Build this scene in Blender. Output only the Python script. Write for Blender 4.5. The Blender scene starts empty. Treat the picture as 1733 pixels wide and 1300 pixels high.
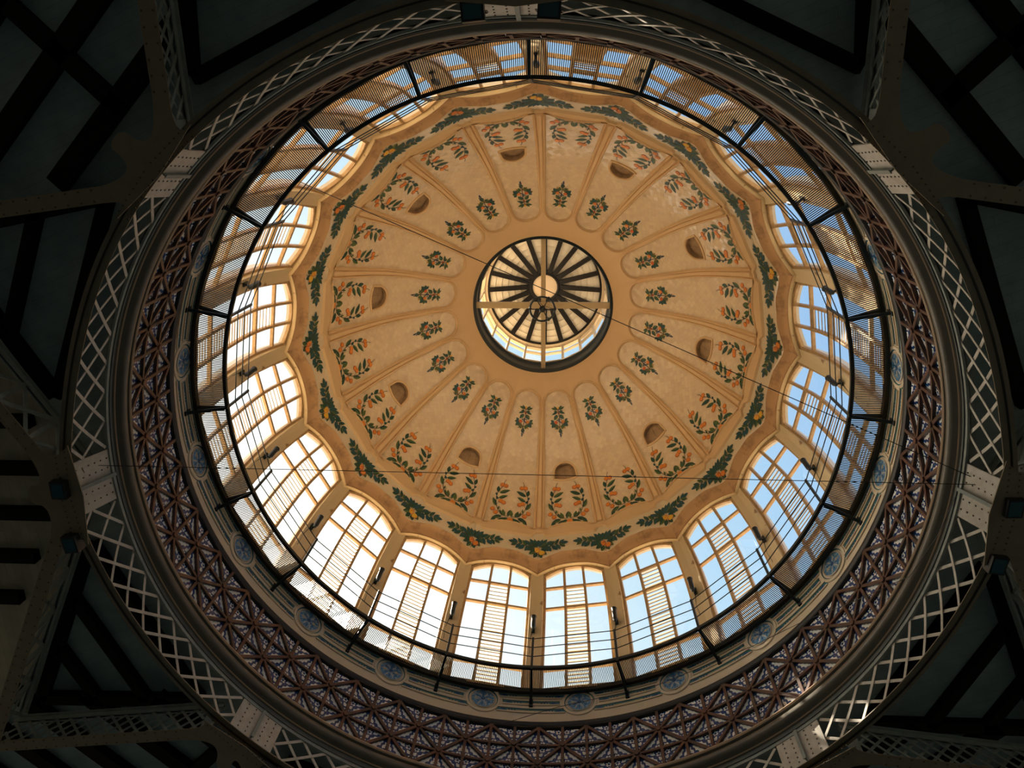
import bpy, math, random
from mathutils import Vector, Matrix
random.seed(7)
D = math.pi/180
C = bpy.context.scene.collection
scn = bpy.context.scene

# ------------------------------------------------------------------ camera, sky, sun, exposure
def Rx(a): return Matrix.Rotation(a, 3, 'X')
def Ry(a): return Matrix.Rotation(a, 3, 'Y')
def Rz(a): return Matrix.Rotation(a, 3, 'Z')
cam_d = bpy.data.cameras.new('camera'); cam = bpy.data.objects.new('camera', cam_d); C.objects.link(cam)
M3 = Rx(-19.201*D) @ Ry(-3.675*D) @ Rz(-0.603*D) @ Matrix(((1,0,0),(0,-1,0),(0,0,-1)))
cam.matrix_world = Matrix.Translation((0.919, -8.217, 0)) @ M3.to_4x4()
cam_d.sensor_fit = 'HORIZONTAL'; cam_d.sensor_width = 36.0; cam_d.lens = 1337.4/1733*36.0
cam_d.clip_start = 0.05; cam_d.clip_end = 300
scn.camera = cam
scn.view_settings.view_transform = 'Standard'; scn.view_settings.look = 'None'
scn.view_settings.gamma = 1; scn.view_settings.use_curve_mapping = False
scn.view_settings.exposure = 0.17

SUN_AZ, SUN_EL = 250, 47
def dirv(az, z=0.0): return Vector((math.sin(az*D), -math.cos(az*D), z))
sun_dir = (dirv(SUN_AZ)*math.cos(SUN_EL*D) + Vector((0,0,math.sin(SUN_EL*D)))).normalized()   # towards the sun
sd = bpy.data.lights.new('sun', 'SUN'); sun = bpy.data.objects.new('sun', sd); C.objects.link(sun)
sd.energy = 12.0; sd.angle = 0.6*D; sd.color = (1.0, 0.86, 0.66)
sun.rotation_euler = sun_dir.to_track_quat('Z', 'Y').to_euler(); sun.location = sun_dir*60

w = bpy.data.worlds.new('sky'); scn.world = w; w.use_nodes = True
nt = w.node_tree; nt.nodes.clear()
def N(nt, t, **k):
    n = nt.nodes.new(t)
    for a, b in k.items(): setattr(n, a, b)
    return n
out = N(nt, 'ShaderNodeOutputWorld'); bg = N(nt, 'ShaderNodeBackground')
tc = N(nt, 'ShaderNodeTexCoord')
dot = N(nt, 'ShaderNodeVectorMath', operation='DOT_PRODUCT'); dot.inputs[1].default_value = (dirv(240)*0.95 + Vector((0,0,-.30)))
ramp = N(nt, 'ShaderNodeValToRGB'); e = ramp.color_ramp.elements
e[0].position = 0.0; e[0].color = (.29,.49,.79,1); e[1].position = 1.0; e[1].color = (10,8.6,6.4,1)
for p_, c_ in ((.30,(.33,.55,.82)),(.42,(.46,.70,.89)),(.50,(.68,.86,.94)),(.60,(1.15,1.2,1.15)),(.82,(5.2,4.7,3.8))):
    x = e.new(p_); x.color = (*c_,1)
mr = N(nt, 'ShaderNodeMapRange'); mr.inputs[1].default_value = -1; mr.inputs[2].default_value = 1
sep = N(nt, 'ShaderNodeSeparateXYZ'); mr2 = N(nt, 'ShaderNodeMapRange'); mr2.inputs[1].default_value = -.06; mr2.inputs[2].default_value = .02
mixw = N(nt, 'ShaderNodeMix', data_type='RGBA'); mixw.inputs[6].default_value = (.55,.42,.28,1)
L = nt.links.new
L(tc.outputs['Generated'], dot.inputs[0]); L(dot.outputs['Value'], mr.inputs[0]); L(mr.outputs[0], ramp.inputs[0])
L(tc.outputs['Generated'], sep.inputs[0]); L(sep.outputs['Z'], mr2.inputs[0]); L(mr2.outputs[0], mixw.inputs[0])
L(ramp.outputs[0], mixw.inputs[7]); L(mixw.outputs[2], bg.inputs[0]); L(bg.outputs[0], out.inputs[0])
bg.inputs[1].default_value = 1.0

# ------------------------------------------------------------------ materials
def mat(name, col, rough=.7, metal=0, spec=.4, noise=0, nscale=3, col2=None, bump=0, bscale=20, coat=0, lo=.45, hi=.6):
    m = bpy.data.materials.new(name); m.use_nodes = True; t = m.node_tree; b = t.nodes['Principled BSDF']
    b.inputs['Base Color'].default_value = (*col, 1); b.inputs['Roughness'].default_value = rough
    b.inputs['Metallic'].default_value = metal; b.inputs['Specular IOR Level'].default_value = spec
    b.inputs['Coat Weight'].default_value = coat; b.inputs['Coat Roughness'].default_value = .08
    co = N(t, 'ShaderNodeTexCoord')
    if noise:
        nz = N(t, 'ShaderNodeTexNoise'); nz.inputs['Scale'].default_value = nscale; nz.inputs['Detail'].default_value = 6; nz.inputs['Roughness'].default_value = .65
        r = N(t, 'ShaderNodeMapRange'); r.inputs[1].default_value = lo; r.inputs[2].default_value = hi; r.inputs[4].default_value = noise
        mx = N(t, 'ShaderNodeMix', data_type='RGBA'); mx.inputs[6].default_value = (*col, 1); mx.inputs[7].default_value = (*(col2 or [c*.6 for c in col]), 1)
        t.links.new(co.outputs['Object'], nz.inputs['Vector']); t.links.new(nz.outputs[0], r.inputs[0]); t.links.new(r.outputs[0], mx.inputs[0]); t.links.new(mx.outputs[2], b.inputs['Base Color'])
    if bump:
        n2 = N(t, 'ShaderNodeTexNoise'); n2.inputs['Scale'].default_value = bscale; bp = N(t, 'ShaderNodeBump'); bp.inputs['Strength'].default_value = bump; bp.inputs['Distance'].default_value = .02
        t.links.new(co.outputs['Object'], n2.inputs['Vector']); t.links.new(n2.outputs[0], bp.inputs['Height']); t.links.new(bp.outputs[0], b.inputs['Normal'])
    return m
M = {}
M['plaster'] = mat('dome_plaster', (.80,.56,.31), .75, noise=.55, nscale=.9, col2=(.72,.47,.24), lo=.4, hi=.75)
M['cove'] = mat('cornice_plaster', (.66,.40,.20), .75, noise=.9, nscale=1.5, col2=(.26,.14,.07), lo=.50, hi=.72)
M['lip'] = mat('cornice_lip_paint', (.85,.66,.38), .6, noise=.9, nscale=3, col2=(.36,.2,.1), lo=.57, hi=.66)
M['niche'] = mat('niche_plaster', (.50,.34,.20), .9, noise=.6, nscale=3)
M['pier'] = mat('pier_paint', (.74,.58,.34), .7, noise=.9, nscale=2.4, col2=(.34,.19,.08), lo=.62, hi=.70)
M['jamb'] = mat('outer_jamb_render', (.75,.72,.66), .8)
M['frieze'] = mat('frieze_plaster', (.76,.63,.47), .6, noise=.5, nscale=2, col2=(.66,.62,.30), lo=.5, hi=.75)
M['wood'] = mat('window_frame_wood', (.55,.36,.17), .45, noise=.6, nscale=5, col2=(.42,.24,.10))
M['lat_wood'] = mat('lantern_frame_paint', (.78,.62,.42), .5)
M['iron'] = mat('dark_green_iron', (.006,.014,.016), .4, spec=.5)
M['black'] = mat('black_metal', (.01,.012,.013), .45)
M['lamp_glass'] = mat('floodlight_glass', (.02,.07,.09), .12, spec=.8)
M['steelwhite'] = mat('pale_painted_steel', (.60,.57,.51), .5, noise=.4, nscale=4, col2=(.42,.36,.29))
M['steelgrey'] = mat('grey_painted_steel', (.30,.34,.32), .5, noise=.5, nscale=3, col2=(.20,.23,.215))
M['steelbrown'] = mat('brown_painted_steel', (.24,.195,.13), .6, noise=.5, nscale=3, col2=(.19,.15,.105))
M['steeldark'] = mat('dark_painted_steel', (.10,.115,.11), .5)
M['rivet'] = mat('rivet_dark', (.09,.07,.055), .5)
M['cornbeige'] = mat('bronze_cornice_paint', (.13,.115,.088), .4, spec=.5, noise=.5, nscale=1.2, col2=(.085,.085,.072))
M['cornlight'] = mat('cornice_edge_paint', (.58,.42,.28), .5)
M['darktrim'] = mat('dark_moulding', (.014,.014,.014), .45)
M['batten'] = mat('terracotta_batten', (.115,.045,.032), .38, spec=.5, noise=.8, nscale=2.5, col2=(.045,.034,.028), lo=.4, hi=.6)
M['teal'] = mat('teal_glazed_tile', (.05,.17,.20), .25, spec=.6)
M['blue'] = mat('blue_glazed_tile', (.07,.24,.48), .2, spec=.6, noise=.9, nscale=14, col2=(.42,.58,.66), lo=.48, hi=.56)
M['bluedk'] = mat('dark_blue_glazed_tile', (.03,.09,.22), .2, spec=.6)
M['olive'] = mat('olive_glazed_tile', (.52,.46,.22), .4, noise=.9, nscale=4, col2=(.62,.50,.33), lo=.42, hi=.6)
M['leaf'] = mat('painted_leaf_dark', (.022,.075,.050), .35)
M['leaf2'] = mat('painted_leaf_light', (.085,.14,.045), .35)
M['leaf3'] = mat('painted_leaf_blue', (.018,.085,.105), .35)
M['orange'] = mat('painted_orange', (.80,.27,.045), .35)
M['orangedk'] = mat('painted_orange_shade', (.50,.11,.03), .35)
M['redorange'] = mat('painted_red_orange', (.72,.15,.03), .35)
M['yellow'] = mat('painted_lemon', (.85,.52,.05), .35)
M['stem'] = mat('painted_stem', (.07,.045,.03), .5)
M['lanboard'] = mat('lantern_roof_boards', (.90,.80,.64), .6)
M['landisc'] = mat('lantern_hub_disc', (.93,.72,.50), .6)
M['landark'] = mat('lantern_rafter', (.007,.005,.005), .5)
M['beam'] = mat('cream_cross_beam', (.66,.50,.28), .55)
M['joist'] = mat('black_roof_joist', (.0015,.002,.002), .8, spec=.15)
M['roof'] = mat('roof_render', (.80,.62,.42), .9)
M['floor'] = mat('market_floor', (.11,.145,.15), .6)
M['hall'] = mat('market_hall_wall', (.075,.10,.105), .8)
M['cable'] = mat('cable', (.02,.02,.02), .5)

# glass: clear pane with a little reflection
def glass(name, tint, rough=.02, refl=.06):
    m = bpy.data.materials.new(name); m.use_nodes = True; t = m.node_tree; t.nodes.clear()
    o = N(t, 'ShaderNodeOutputMaterial'); tr = N(t, 'ShaderNodeBsdfTransparent'); gl = N(t, 'ShaderNodeBsdfGlossy'); mx = N(t, 'ShaderNodeMixShader')
    tr.inputs[0].default_value = (*tint, 1); gl.inputs['Roughness'].default_value = rough; mx.inputs[0].default_value = refl
    t.links.new(tr.outputs[0], mx.inputs[1]); t.links.new(gl.outputs[0], mx.inputs[2]); t.links.new(mx.outputs[0], o.inputs[0]); return m
M['glass'] = glass('window_glass', (.97,.985,1))
def translucent(name, col, k=.65, trans=.0):
    m = bpy.data.materials.new(name); m.use_nodes = True; t = m.node_tree; t.nodes.clear()
    o = N(t, 'ShaderNodeOutputMaterial'); a = N(t, 'ShaderNodeBsdfTranslucent'); d = N(t, 'ShaderNodeBsdfDiffuse'); mx = N(t, 'ShaderNodeMixShader')
    a.inputs[0].default_value = (*col, 1); d.inputs[0].default_value = (*col, 1); mx.inputs[0].default_value = k
    t.links.new(d.outputs[0], mx.inputs[1]); t.links.new(a.outputs[0], mx.inputs[2]); t.links.new(mx.outputs[0], o.inputs[0]); return m
M['louvre'] = translucent('frosted_louvre_glass', (.76,.69,.55), .68)

# glazed cream tiles of the dome panels (diagonal square tiles, each with its own tone and tilt)
def tile_mat():
    m = bpy.data.materials.new('glazed_cream_tile'); m.use_nodes = True; t = m.node_tree; b = t.nodes['Principled BSDF']
    uv = N(t, 'ShaderNodeUVMap'); mp = N(t, 'ShaderNodeMapping'); mp.inputs['Rotation'].default_value = (0,0,45*D); mp.inputs['Scale'].default_value = (6,6,6)
    vor = N(t, 'ShaderNodeTexVoronoi', distance='CHEBYCHEV', feature='F1', voronoi_dimensions='2D'); vor.inputs['Randomness'].default_value = 0.0; vor.inputs['Scale'].default_value = 1
    big = N(t, 'ShaderNodeTexNoise'); big.inputs['Scale'].default_value = 1.3; big.inputs['Detail'].default_value = 4
    rr = N(t, 'ShaderNodeSeparateColor')
    mx = N(t, 'ShaderNodeMix', data_type='RGBA'); mx.inputs[6].default_value = (.66,.50,.33,1); mx.inputs[7].default_value = (.86,.69,.47,1)
    mg = N(t, 'ShaderNodeMix', data_type='RGBA'); mg.inputs[7].default_value = (.60,.42,.24,1)
    edge = N(t, 'ShaderNodeMapRange'); edge.inputs[1].default_value = .47; edge.inputs[2].default_value = .5; edge.inputs[4].default_value = .5
    nn = N(t, 'ShaderNodeNormalMap'); 
    add = N(t, 'ShaderNodeMath', operation='MULTIPLY_ADD'); add.inputs[1].default_value = .5; add.inputs[2].default_value = 0
    l = t.links.new
    l(uv.outputs[0], mp.inputs[0]); l(mp.outputs[0], vor.inputs['Vector']); l(vor.outputs['Color'], rr.inputs[0])
    l(uv.outputs[0], big.inputs['Vector']); l(rr.outputs[0], add.inputs[0]); l(big.outputs[0], add.inputs[2])
    l(add.outputs[0], mx.inputs[0]); l(mx.outputs[2], mg.inputs[6]); l(vor.outputs['Distance'], edge.inputs[0]); l(edge.outputs[0], mg.inputs[0]); l(mg.outputs[2], b.inputs['Base Color'])
    # tile tilt: tiny random slope from the cell colour
    sub = N(t, 'ShaderNodeVectorMath', operation='SUBTRACT'); sub.inputs[1].default_value = (.5,.5,.5)
    sc = N(t, 'ShaderNodeVectorMath', operation='SCALE'); sc.inputs['Scale'].default_value = .15
    geo = N(t, 'ShaderNodeNewGeometry'); ad = N(t, 'ShaderNodeVectorMath', operation='ADD'); nm = N(t, 'ShaderNodeVectorMath', operation='NORMALIZE')
    l(vor.outputs['Color'], sub.inputs[0]); l(sub.outputs[0], sc.inputs[0]); l(geo.outputs['Normal'], ad.inputs[0]); l(sc.outputs[0], ad.inputs[1]); l(ad.outputs[0], nm.inputs[0]); l(nm.outputs[0], b.inputs['Normal'])
    b.inputs['Roughness'].default_value = .22; b.inputs['Specular IOR Level'].default_value = .5
    return m
M['tile'] = tile_mat()
M['bandtile'] = mat('glazed_band_tile', (.80,.66,.46), .16, spec=.6, bump=.25, bscale=9)

# blue and white triangle tiles: UV x runs 0..1 along the long side, y is height above it
def azulejo():
    m = bpy.data.materials.new('blue_white_tile'); m.use_nodes = True; t = m.node_tree; b = t.nodes['Principled BSDF']; l = t.links.new
    uv = N(t, 'ShaderNodeUVMap'); s = N(t, 'ShaderNodeSeparateXYZ'); l(uv.outputs[0], s.inputs[0])
    def mth(op, a, bb=None, cc=None):
        n = N(t, 'ShaderNodeMath', operation=op)
        for i, v in enumerate((a, bb, cc)):
            if v is None: continue
            if isinstance(v, (int, float)): n.inputs[i].default_value = v
            else: l(v, n.inputs[i])
        return n.outputs[0]
    x, y = s.outputs['X'], s.outputs['Y']
    ax = mth('ABSOLUTE', mth('SUBTRACT', x, .5))
    # flower near the apex: a blue eye and a ring of petals
    dy = mth('SUBTRACT', y, .33)
    rad = mth('SQRT', mth('ADD', mth('MULTIPLY', ax, ax), mth('MULTIPLY', dy, dy)))
    ang = mth('ARCTAN2', dy, ax)
    pet = mth('MULTIPLY', mth('SINE', mth('MULTIPLY', ang, 6)), .022)
    f0 = mth('LESS_THAN', rad, .035)
    f1 = mth('MULTIPLY', mth('LESS_THAN', mth('ABSOLUTE', mth('SUBTRACT', mth('ADD', rad, pet), .10)), .028), mth('GREATER_THAN', y, .16))
    # solid blue arch with a scalloped white leaf border towards the long side
    wv = mth('MULTIPLY', mth('ABSOLUTE', mth('SINE', mth('MULTIPLY', x, 22))), .04)
    arc = mth('ADD', y, mth('MULTIPLY', mth('MULTIPLY', ax, ax), 1.1))
    f2 = mth('LESS_THAN', mth('ABSOLUTE', mth('SUBTRACT', mth('ADD', arc, wv), .20)), .036)
    f3 = mth('LESS_THAN', mth('SUBTRACT', y, wv), .012)
    vor = N(t, 'ShaderNodeTexVoronoi', voronoi_dimensions='2D'); vor.inputs['Scale'].default_value = 9; l(uv.outputs[0], vor.inputs['Vector'])
    f4 = mth('MULTIPLY', mth('LESS_THAN', vor.outputs['Distance'], .26), mth('GREATER_THAN', ax, .17))
    f = mth('MINIMUM', mth('ADD', mth('ADD', mth('ADD', f1, f2), mth('ADD', f3, f4)), f0), 1)
    mx = N(t, 'ShaderNodeMix', data_type='RGBA'); mx.inputs[6].default_value = (.84,.88,.88,1); mx.inputs[7].default_value = (.006,.05,.20,1)
    l(f, mx.inputs[0]); l(mx.outputs[2], b.inputs['Base Color']); b.inputs['Roughness'].default_value = .2; return m
M['azulejo'] = azulejo()

def planks(name, c1, c2, scale, rot=0):
    m = bpy.data.materials.new(name); m.use_nodes = True; t = m.node_tree; b = t.nodes['Principled BSDF']; l = t.links.new
    co = N(t, 'ShaderNodeTexCoord'); mp = N(t, 'ShaderNodeMapping'); mp.inputs['Rotation'].default_value = (0,0,rot)
    br = N(t, 'ShaderNodeTexBrick'); br.inputs['Scale'].default_value = scale; br.inputs['Mortar Size'].default_value = .012; br.inputs['Brick Width'].default_value = 6; br.inputs['Row Height'].default_value = .35
    br.inputs['Color1'].default_value = (*c1,1); br.inputs['Color2'].default_value = (*c2,1); br.inputs['Mortar'].default_value = (c1[0]*.78,c1[1]*.78,c1[2]*.78,1)
    nz = N(t, 'ShaderNodeTexNoise'); nz.inputs['Scale'].default_value = 2; mx = N(t, 'ShaderNodeMix', data_type='RGBA', blend_type='MULTIPLY'); mx.inputs[0].default_value = .5
    l(co.outputs['Object'], mp.inputs[0]); l(mp.outputs[0], br.inputs['Vector']); l(co.outputs['Object'], nz.inputs['Vector']); l(br.outputs['Color'], mx.inputs[6]); l(nz.outputs[0], mx.inputs[7]); l(mx.outputs[2], b.inputs['Base Color'])
    b.inputs['Roughness'].default_value = .7; return m
M['plank'] = planks('grey_roof_boards', (.42,.52,.51), (.40,.495,.49), 1.6, 22*D)
M['plank2'] = planks('brown_roof_boards', (.62,.55,.40), (.52,.47,.35), 1.6, 90*D)

# ------------------------------------------------------------------ mesh helpers
class MB:
    def __init__(s, *mats): s.v = []; s.f = []; s.m = []; s.uv = {}; s.mats = list(mats)
    def face(s, pts, mi=0, uv=None):
        i = len(s.v); s.v += [tuple(p) for p in pts]; s.f.append(tuple(range(i, i+len(pts)))); s.m.append(mi)
        if uv: s.uv[len(s.f)-1] = uv
    def grid(s, rows, mi=0, close=False, skip=None):
        i = len(s.v); n = len(rows[0])
        for r in rows: s.v += [tuple(p) for p in r]
        for a in range(len(rows)-1):
            for b in range(n if close else n-1):
                c = (b+1) % n
                if skip and skip(a, b): continue
                s.f.append((i+a*n+b, i+a*n+c, i+(a+1)*n+c, i+(a+1)*n+b)); s.m.append(mi(a, b) if callable(mi) else mi)
    def box(s, o, ax, ay, az, mi=0):     # centre o and three half-axis vectors
        o, ax, ay, az = Vector(o), Vector(ax), Vector(ay), Vector(az); i = len(s.v)
        for a in (-1,1):
            for b in (-1,1):
                for c in (-1,1): s.v.append(tuple(o+a*ax+b*ay+c*az))
        for q in ((0,1,3,2),(4,6,7,5),(0,4,5,1),(2,3,7,6),(0,2,6,4),(1,5,7,3)): s.f.append(tuple(i+k for k in q)); s.m.append(mi)
    def bar(s, p, q, w, t, up=(0,0,1), mi=0):     # w across 'side', t along 'up'
        p, q = Vector(p), Vector(q); d = (q-p); 
        if d.length < 1e-6: return
        dn = d.normalized(); u = Vector(up); sd_ = dn.cross(u)
        if sd_.length < 1e-4: sd_ = dn.cross(Vector((1,0,0)))
        sd_.normalize(); u = sd_.cross(dn)
        s.box((p+q)/2, d/2, sd_*w/2, u*t/2, mi)
    def tube(s, pts, r, n=8, mi=0, closed=False, cap=True):
        pts = [Vector(p) for p in pts]; m = len(pts); rows = []; pu = None
        for k, p in enumerate(pts):
            if closed: d = pts[(k+1)%m]-pts[k-1]
            else: d = pts[min(k+1,m-1)]-pts[max(k-1,0)]
            d.normalize()
            u = pu if pu else (Vector((0,0,1)) if abs(d.z) < .9 else Vector((1,0,0)))
            u = (u-d*u.dot(d)).normalized(); pu = u; v = d.cross(u)
            rr = r[k] if isinstance(r, (list,tuple)) else r
            rows.append([p+(u*math.cos(2*math.pi*j/n)+v*math.sin(2*math.pi*j/n))*rr for j in range(n)])
        if closed: rows.append(rows[0])
        i = len(s.v); s.grid(rows, mi, close=True)
        if cap and not closed:
            s.f.append(tuple(i+j for j in range(n))[::-1]); s.m.append(mi)
            s.f.append(tuple(i+(m-1)*n+j for j in range(n))); s.m.append(mi)
    def lathe(s, prof, n=240, a0=0, a1=360, mi=0, rfun=None):   # prof: (r, z) or (r, z, matindex of the strip that starts here)
        rows = []; full = (a1-a0) >= 360
        for k in range(n+1):
            az = a0+(a1-a0)*k/n; dr = rfun(az) if rfun else (0,0)
            rows.append([dirv(az)*(p[0]+dr[0])+Vector((0,0,p[1]+dr[1])) for p in prof])
        s.grid(rows, (lambda a, b: prof[b][2] if len(prof[b]) > 2 else mi))
    def extrude(s, poly, vec, mi=0, mi_side=None):
        vec = Vector(vec); P = [Vector(p) for p in poly]; n = len(P); i = len(s.v)
        s.v += [tuple(p) for p in P]+[tuple(p+vec) for p in P]
        s.f.append(tuple(range(i, i+n))); s.m.append(mi); s.f.append(tuple(range(i+2*n-1, i+n-1, -1))); s.m.append(mi)
        for k in range(n):
            c = (k+1) % n; s.f.append((i+k, i+n+k, i+n+c, i+c)); s.m.append(mi if mi_side is None else mi_side)
    def mesh(s, name, base=None, smooth=False, uvfun=None):
        me = bpy.data.meshes.new(name); v = s.v
        if base is not None: bx, by, bz = base; v = [(p[0]-bx, p[1]-by, p[2]-bz) for p in v]
        me.from_pydata(v, [], s.f)
        for m in s.mats: me.materials.append(m)
        me.polygons.foreach_set('material_index', s.m)
        if smooth:
            me.polygons.foreach_set('use_smooth', [True]*len(s.f))
            if smooth is not True: me.set_sharp_from_angle(angle=smooth*D)
        if s.uv:
            ul = me.uv_layers.new(name='UVMap')
            for fi, uvs in s.uv.items():
                st = me.polygons[fi].loop_start
                for k, c in enumerate(uvs): ul.data[st+k].uv = c
        me.update(); return me
def part(name, me, parent=None, rot=0, label=None):
    o = bpy.data.objects.new(name, me); C.objects.link(o)
    if parent: o.parent = parent
    if rot: o.rotation_euler = (0,0,rot*D)
    if label: o['label'] = label
    return o
def empty(name, loc=(0,0,0), rot=0):
    o = bpy.data.objects.new(name, None); C.objects.link(o); o.location = loc; o.rotation_euler = (0,0,rot*D); o.empty_display_size = .2; return o
def tag(o, label, cat, group=None, kind=None):
    o['label'] = label; o['category'] = cat
    if group: o['group'] = group
    if kind: o['kind'] = kind
    return o
def rotz(v, a):
    c, s_ = math.cos(a*D), math.sin(a*D); return Vector((v[0]*c-v[1]*s_, v[0]*s_+v[1]*c, v[2]))
ORD = ['', 'second ', 'third ', 'fourth ', 'fifth ']
def place(az):        # where on the ring, in words (0 = top of the photo, clockwise)
    az %= 360
    if abs(az) < 2 or abs(az-360) < 2: return 'at the very top'
    if abs(az-180) < 2: return 'at the very bottom'
    if abs(az-90) < 2: return 'at the right-hand end'
    if abs(az-270) < 2: return 'at the left-hand end'
    q = az % 90
    if az < 90: b, n1, n2 = ('top centre','right of','above'), az, 90-az
    elif az < 180: b, n1, n2 = ('bottom centre','right of','below'), 180-az, az-90
    elif az < 270: b, n1, n2 = ('bottom centre','left of','below'), az-180, 270-az
    else: b, n1, n2 = ('top centre','left of','above'), 360-az, az-270
    side = 'right' if az < 180 else 'left'
    if n1 <= 46:
        k = int(math.ceil((n1-.5)/18))-1
        return (ORD[k]+'to the '+b[1].split()[0]+' of '+b[0]) if k else 'next to the '+b[0]+' on its '+b[1].split()[0]
    k = int(math.ceil((n2-.5)/18))-1
    return (ORD[k] if k else 'next ')+b[2]+' the '+side+'-hand end'

def lerp(a, b, t): return a+(b-a)*t
def spline(pts, x):      # monotone-ish cubic (Catmull-Rom on non-uniform x)
    n = len(pts)
    if x <= pts[0][0]: i = 0
    elif x >= pts[-1][0]: i = n-2
    else: i = max(k for k in range(n-1) if pts[k][0] <= x)
    x0, y0 = pts[i]; x1, y1 = pts[i+1]; h = x1-x0; t = (x-x0)/h
    def sl(k):
        a, b = max(k-1,0), min(k+1,n-1); return (pts[b][1]-pts[a][1])/(pts[b][0]-pts[a][0])
    m0, m1 = sl(i)*h, sl(i+1)*h
    return (2*t**3-3*t*t+1)*y0+(t**3-2*t*t+t)*m0+(-2*t**3+3*t*t)*y1+(t**3-t*t)*m1
def S(u, r, h, az0=9, rnd=0):      # point in the sector centred on az0; r is the vertex (rib) radius
    a, b = dirv(az0-9), dirv(az0+9); p = (a*(1-u)/2+b*(1+u)/2)*r
    if rnd: q = dirv(az0+9*u)*r; p = p*(1-rnd)+q*rnd
    return Vector((p.x, p.y, h))
S9 = math.sin(9*D)

# dome profile by arc length, starting at the panel corner
DP = [(0,8.19,28.75)]
ctrl = [(9.15,26.85),(8.19,28.75),(6.68,31.27),(5.02,32.88),(3.9,33.66),(3.07,34.12)]
rs = [(-p[0], p[1]) for p in ctrl]
r = 8.19; y = 0; ph = 28.75
while r > 3.07:
    r2 = max(3.07, r-.02); h2 = spline(rs, -r2); y += math.hypot(r2-r, h2-ph); DP.append((y, r2, h2)); r, ph = r2, h2
YMAX = DP[-1][0]
def dome(y):
    if y >= YMAX: return DP[-1][1], DP[-1][2]
    lo, hi = 0, len(DP)-1
    while hi-lo > 1:
        m = (lo+hi)//2
        if DP[m][0] <= y: lo = m
        else: hi = m
    a, b = DP[lo], DP[hi]; t = (y-a[0])/(b[0]-a[0]); return a[1]+(b[1]-a[1])*t, a[2]+(b[2]-a[2])*t
def y_at_r(rr): return min(DP, key=lambda p: abs(p[1]-rr))[0]
def dnorm(y):         # inward normal in the (r,h) plane
    r0, h0 = dome(max(y-.05,0)); r1, h1 = dome(min(y+.05,YMAX)); dr, dh = r1-r0, h1-h0; l = math.hypot(dr, dh); return (-dh/l, dr/l)
def P(x, y, off=0, az0=9):      # panel coordinates in metres; off > 0 towards the room
    r, h = dome(y); nr, nh = dnorm(y); rnd = max(0, min(1, (4.3-r)/1.2))
    u = x/(r*S9)
    p = S(u, r, h, az0, rnd); mid = dirv(az0)
    return p+mid*(nr*off)+Vector((0,0,nh*off))
# ------------------------------------------------------------------ dome panels and ribs
Y_END = y_at_r(3.92)           # tip of the rounded panel end
def rib_half(y): return lerp(.235, .105, min(1, y/Y_END))
w_end = dome(Y_END-.45)[0]*S9-rib_half(Y_END-.45)
Y_C = Y_END-w_end              # centre of the end arc
def sdf(x, y):                 # negative inside the recessed panel
    hw = dome(y)[0]*S9-rib_half(y)
    if y > Y_C: return math.hypot(x, y-Y_C)-w_end*1.0 if True else 0
    return max(abs(x)-hw, .21*(1-min(1,abs(x)/hw)**2)+.01-y)
def sstep(a, b, x):
    t = max(0, min(1, (x-a)/(b-a))); return t*t*(3-2*t)
def relief(x, y):
    f = sdf(x, y)
    z = .13*sstep(-.015, .02, f)-.06*sstep(.055, .085, f)
    hw = dome(y)[0]*S9; d = hw-abs(x)
    if y < Y_C+.15: z += .08*(1-sstep(rib_half(y)*.42, rib_half(y)*.55, d))*sstep(.05,.12,y)
    return z
NY0, NH = y_at_r(6.98), .48           # niche: base line and half width
def nsdf(x, y):                # D-shape: slightly arched base, round head towards the lantern
    if y > NY0+.30: return math.hypot(x, y-(NY0+.30))-NH
    return max(abs(x)-NH-.03*(NY0+.30-y)/.3, (NY0-.10*(1-(x/NH)**2))-y)
step = .026
def sector_mesh(kind):         # 'panel', 'niche_panel' or 'rib'
    b = MB(M['plaster'], M['tile']); ny = int(YMAX/step)
    ys = [YMAX*k/ny for k in range(ny+1)]
    nx = 104; pts = {}
    if kind != 'rib':
        rows = []; info = []
        for y in ys:
            hw = dome(y)[0]*S9; row = []; inf = []
            for k in range(nx+1):
                x = -hw+2*hw*k/nx; row.append(P(x, y, relief(x, y))); inf.append((x, y))
            rows.append(row); info.append(inf)
        def cen(a, bb): x0, y0 = info[a][bb]; x1, y1 = info[a+1][min(bb+1, nx)]; return (x0+x1)/2, (y0+y1)/2
        def skip(a, bb):
            x, y = cen(a, bb); hw = dome(y)[0]*S9
            if y < Y_C+.15 and hw-abs(x) < rib_half(y)*.75: return True
            return kind == 'niche_panel' and nsdf(x, y) < 0
        def mi(a, bb): x, y = cen(a, bb); return 1 if sdf(x, y) < -.01 else 0
        i0 = len(b.f)
        b.grid(rows, mi, skip=skip)
        me_rows = len(rows[0])
        for fi in range(i0, len(b.f)):
            if b.m[fi] == 1: b.uv[fi] = [info[v//me_rows][v % me_rows] for v in b.f[fi]]
    else:
        for sgn in (1, -1):
            rows = []
            for y in ys:
                if y > Y_C+.16: break
                hw = dome(y)[0]*S9; row = []
                for k in range(13):
                    d = rib_half(y)*.78*k/12
                    if sgn > 0: row.append(P(-hw+d, y, relief(-hw+d, y), 9))
                    else: row.append(P(hw-d, y, relief(hw-d, y), -9))
                rows.append(row)
            b.grid(rows)
    return b.mesh('dome_'+kind, smooth=35)
dome_root = empty('ceiling', (0,0,0)); dome_root.location = (0,0,34.1)
tag(dome_root, 'domed ceiling of twenty cream tiled panels and tan ribs painted with fruit', 'dome ceiling', kind='structure')
def dpart(name, me, rot=0, parent=None, label=None):
    o = part(name, me, parent or dome_root, rot, label)
    if parent is None: o.location = (0,0,-34.1)
    return o
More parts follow.
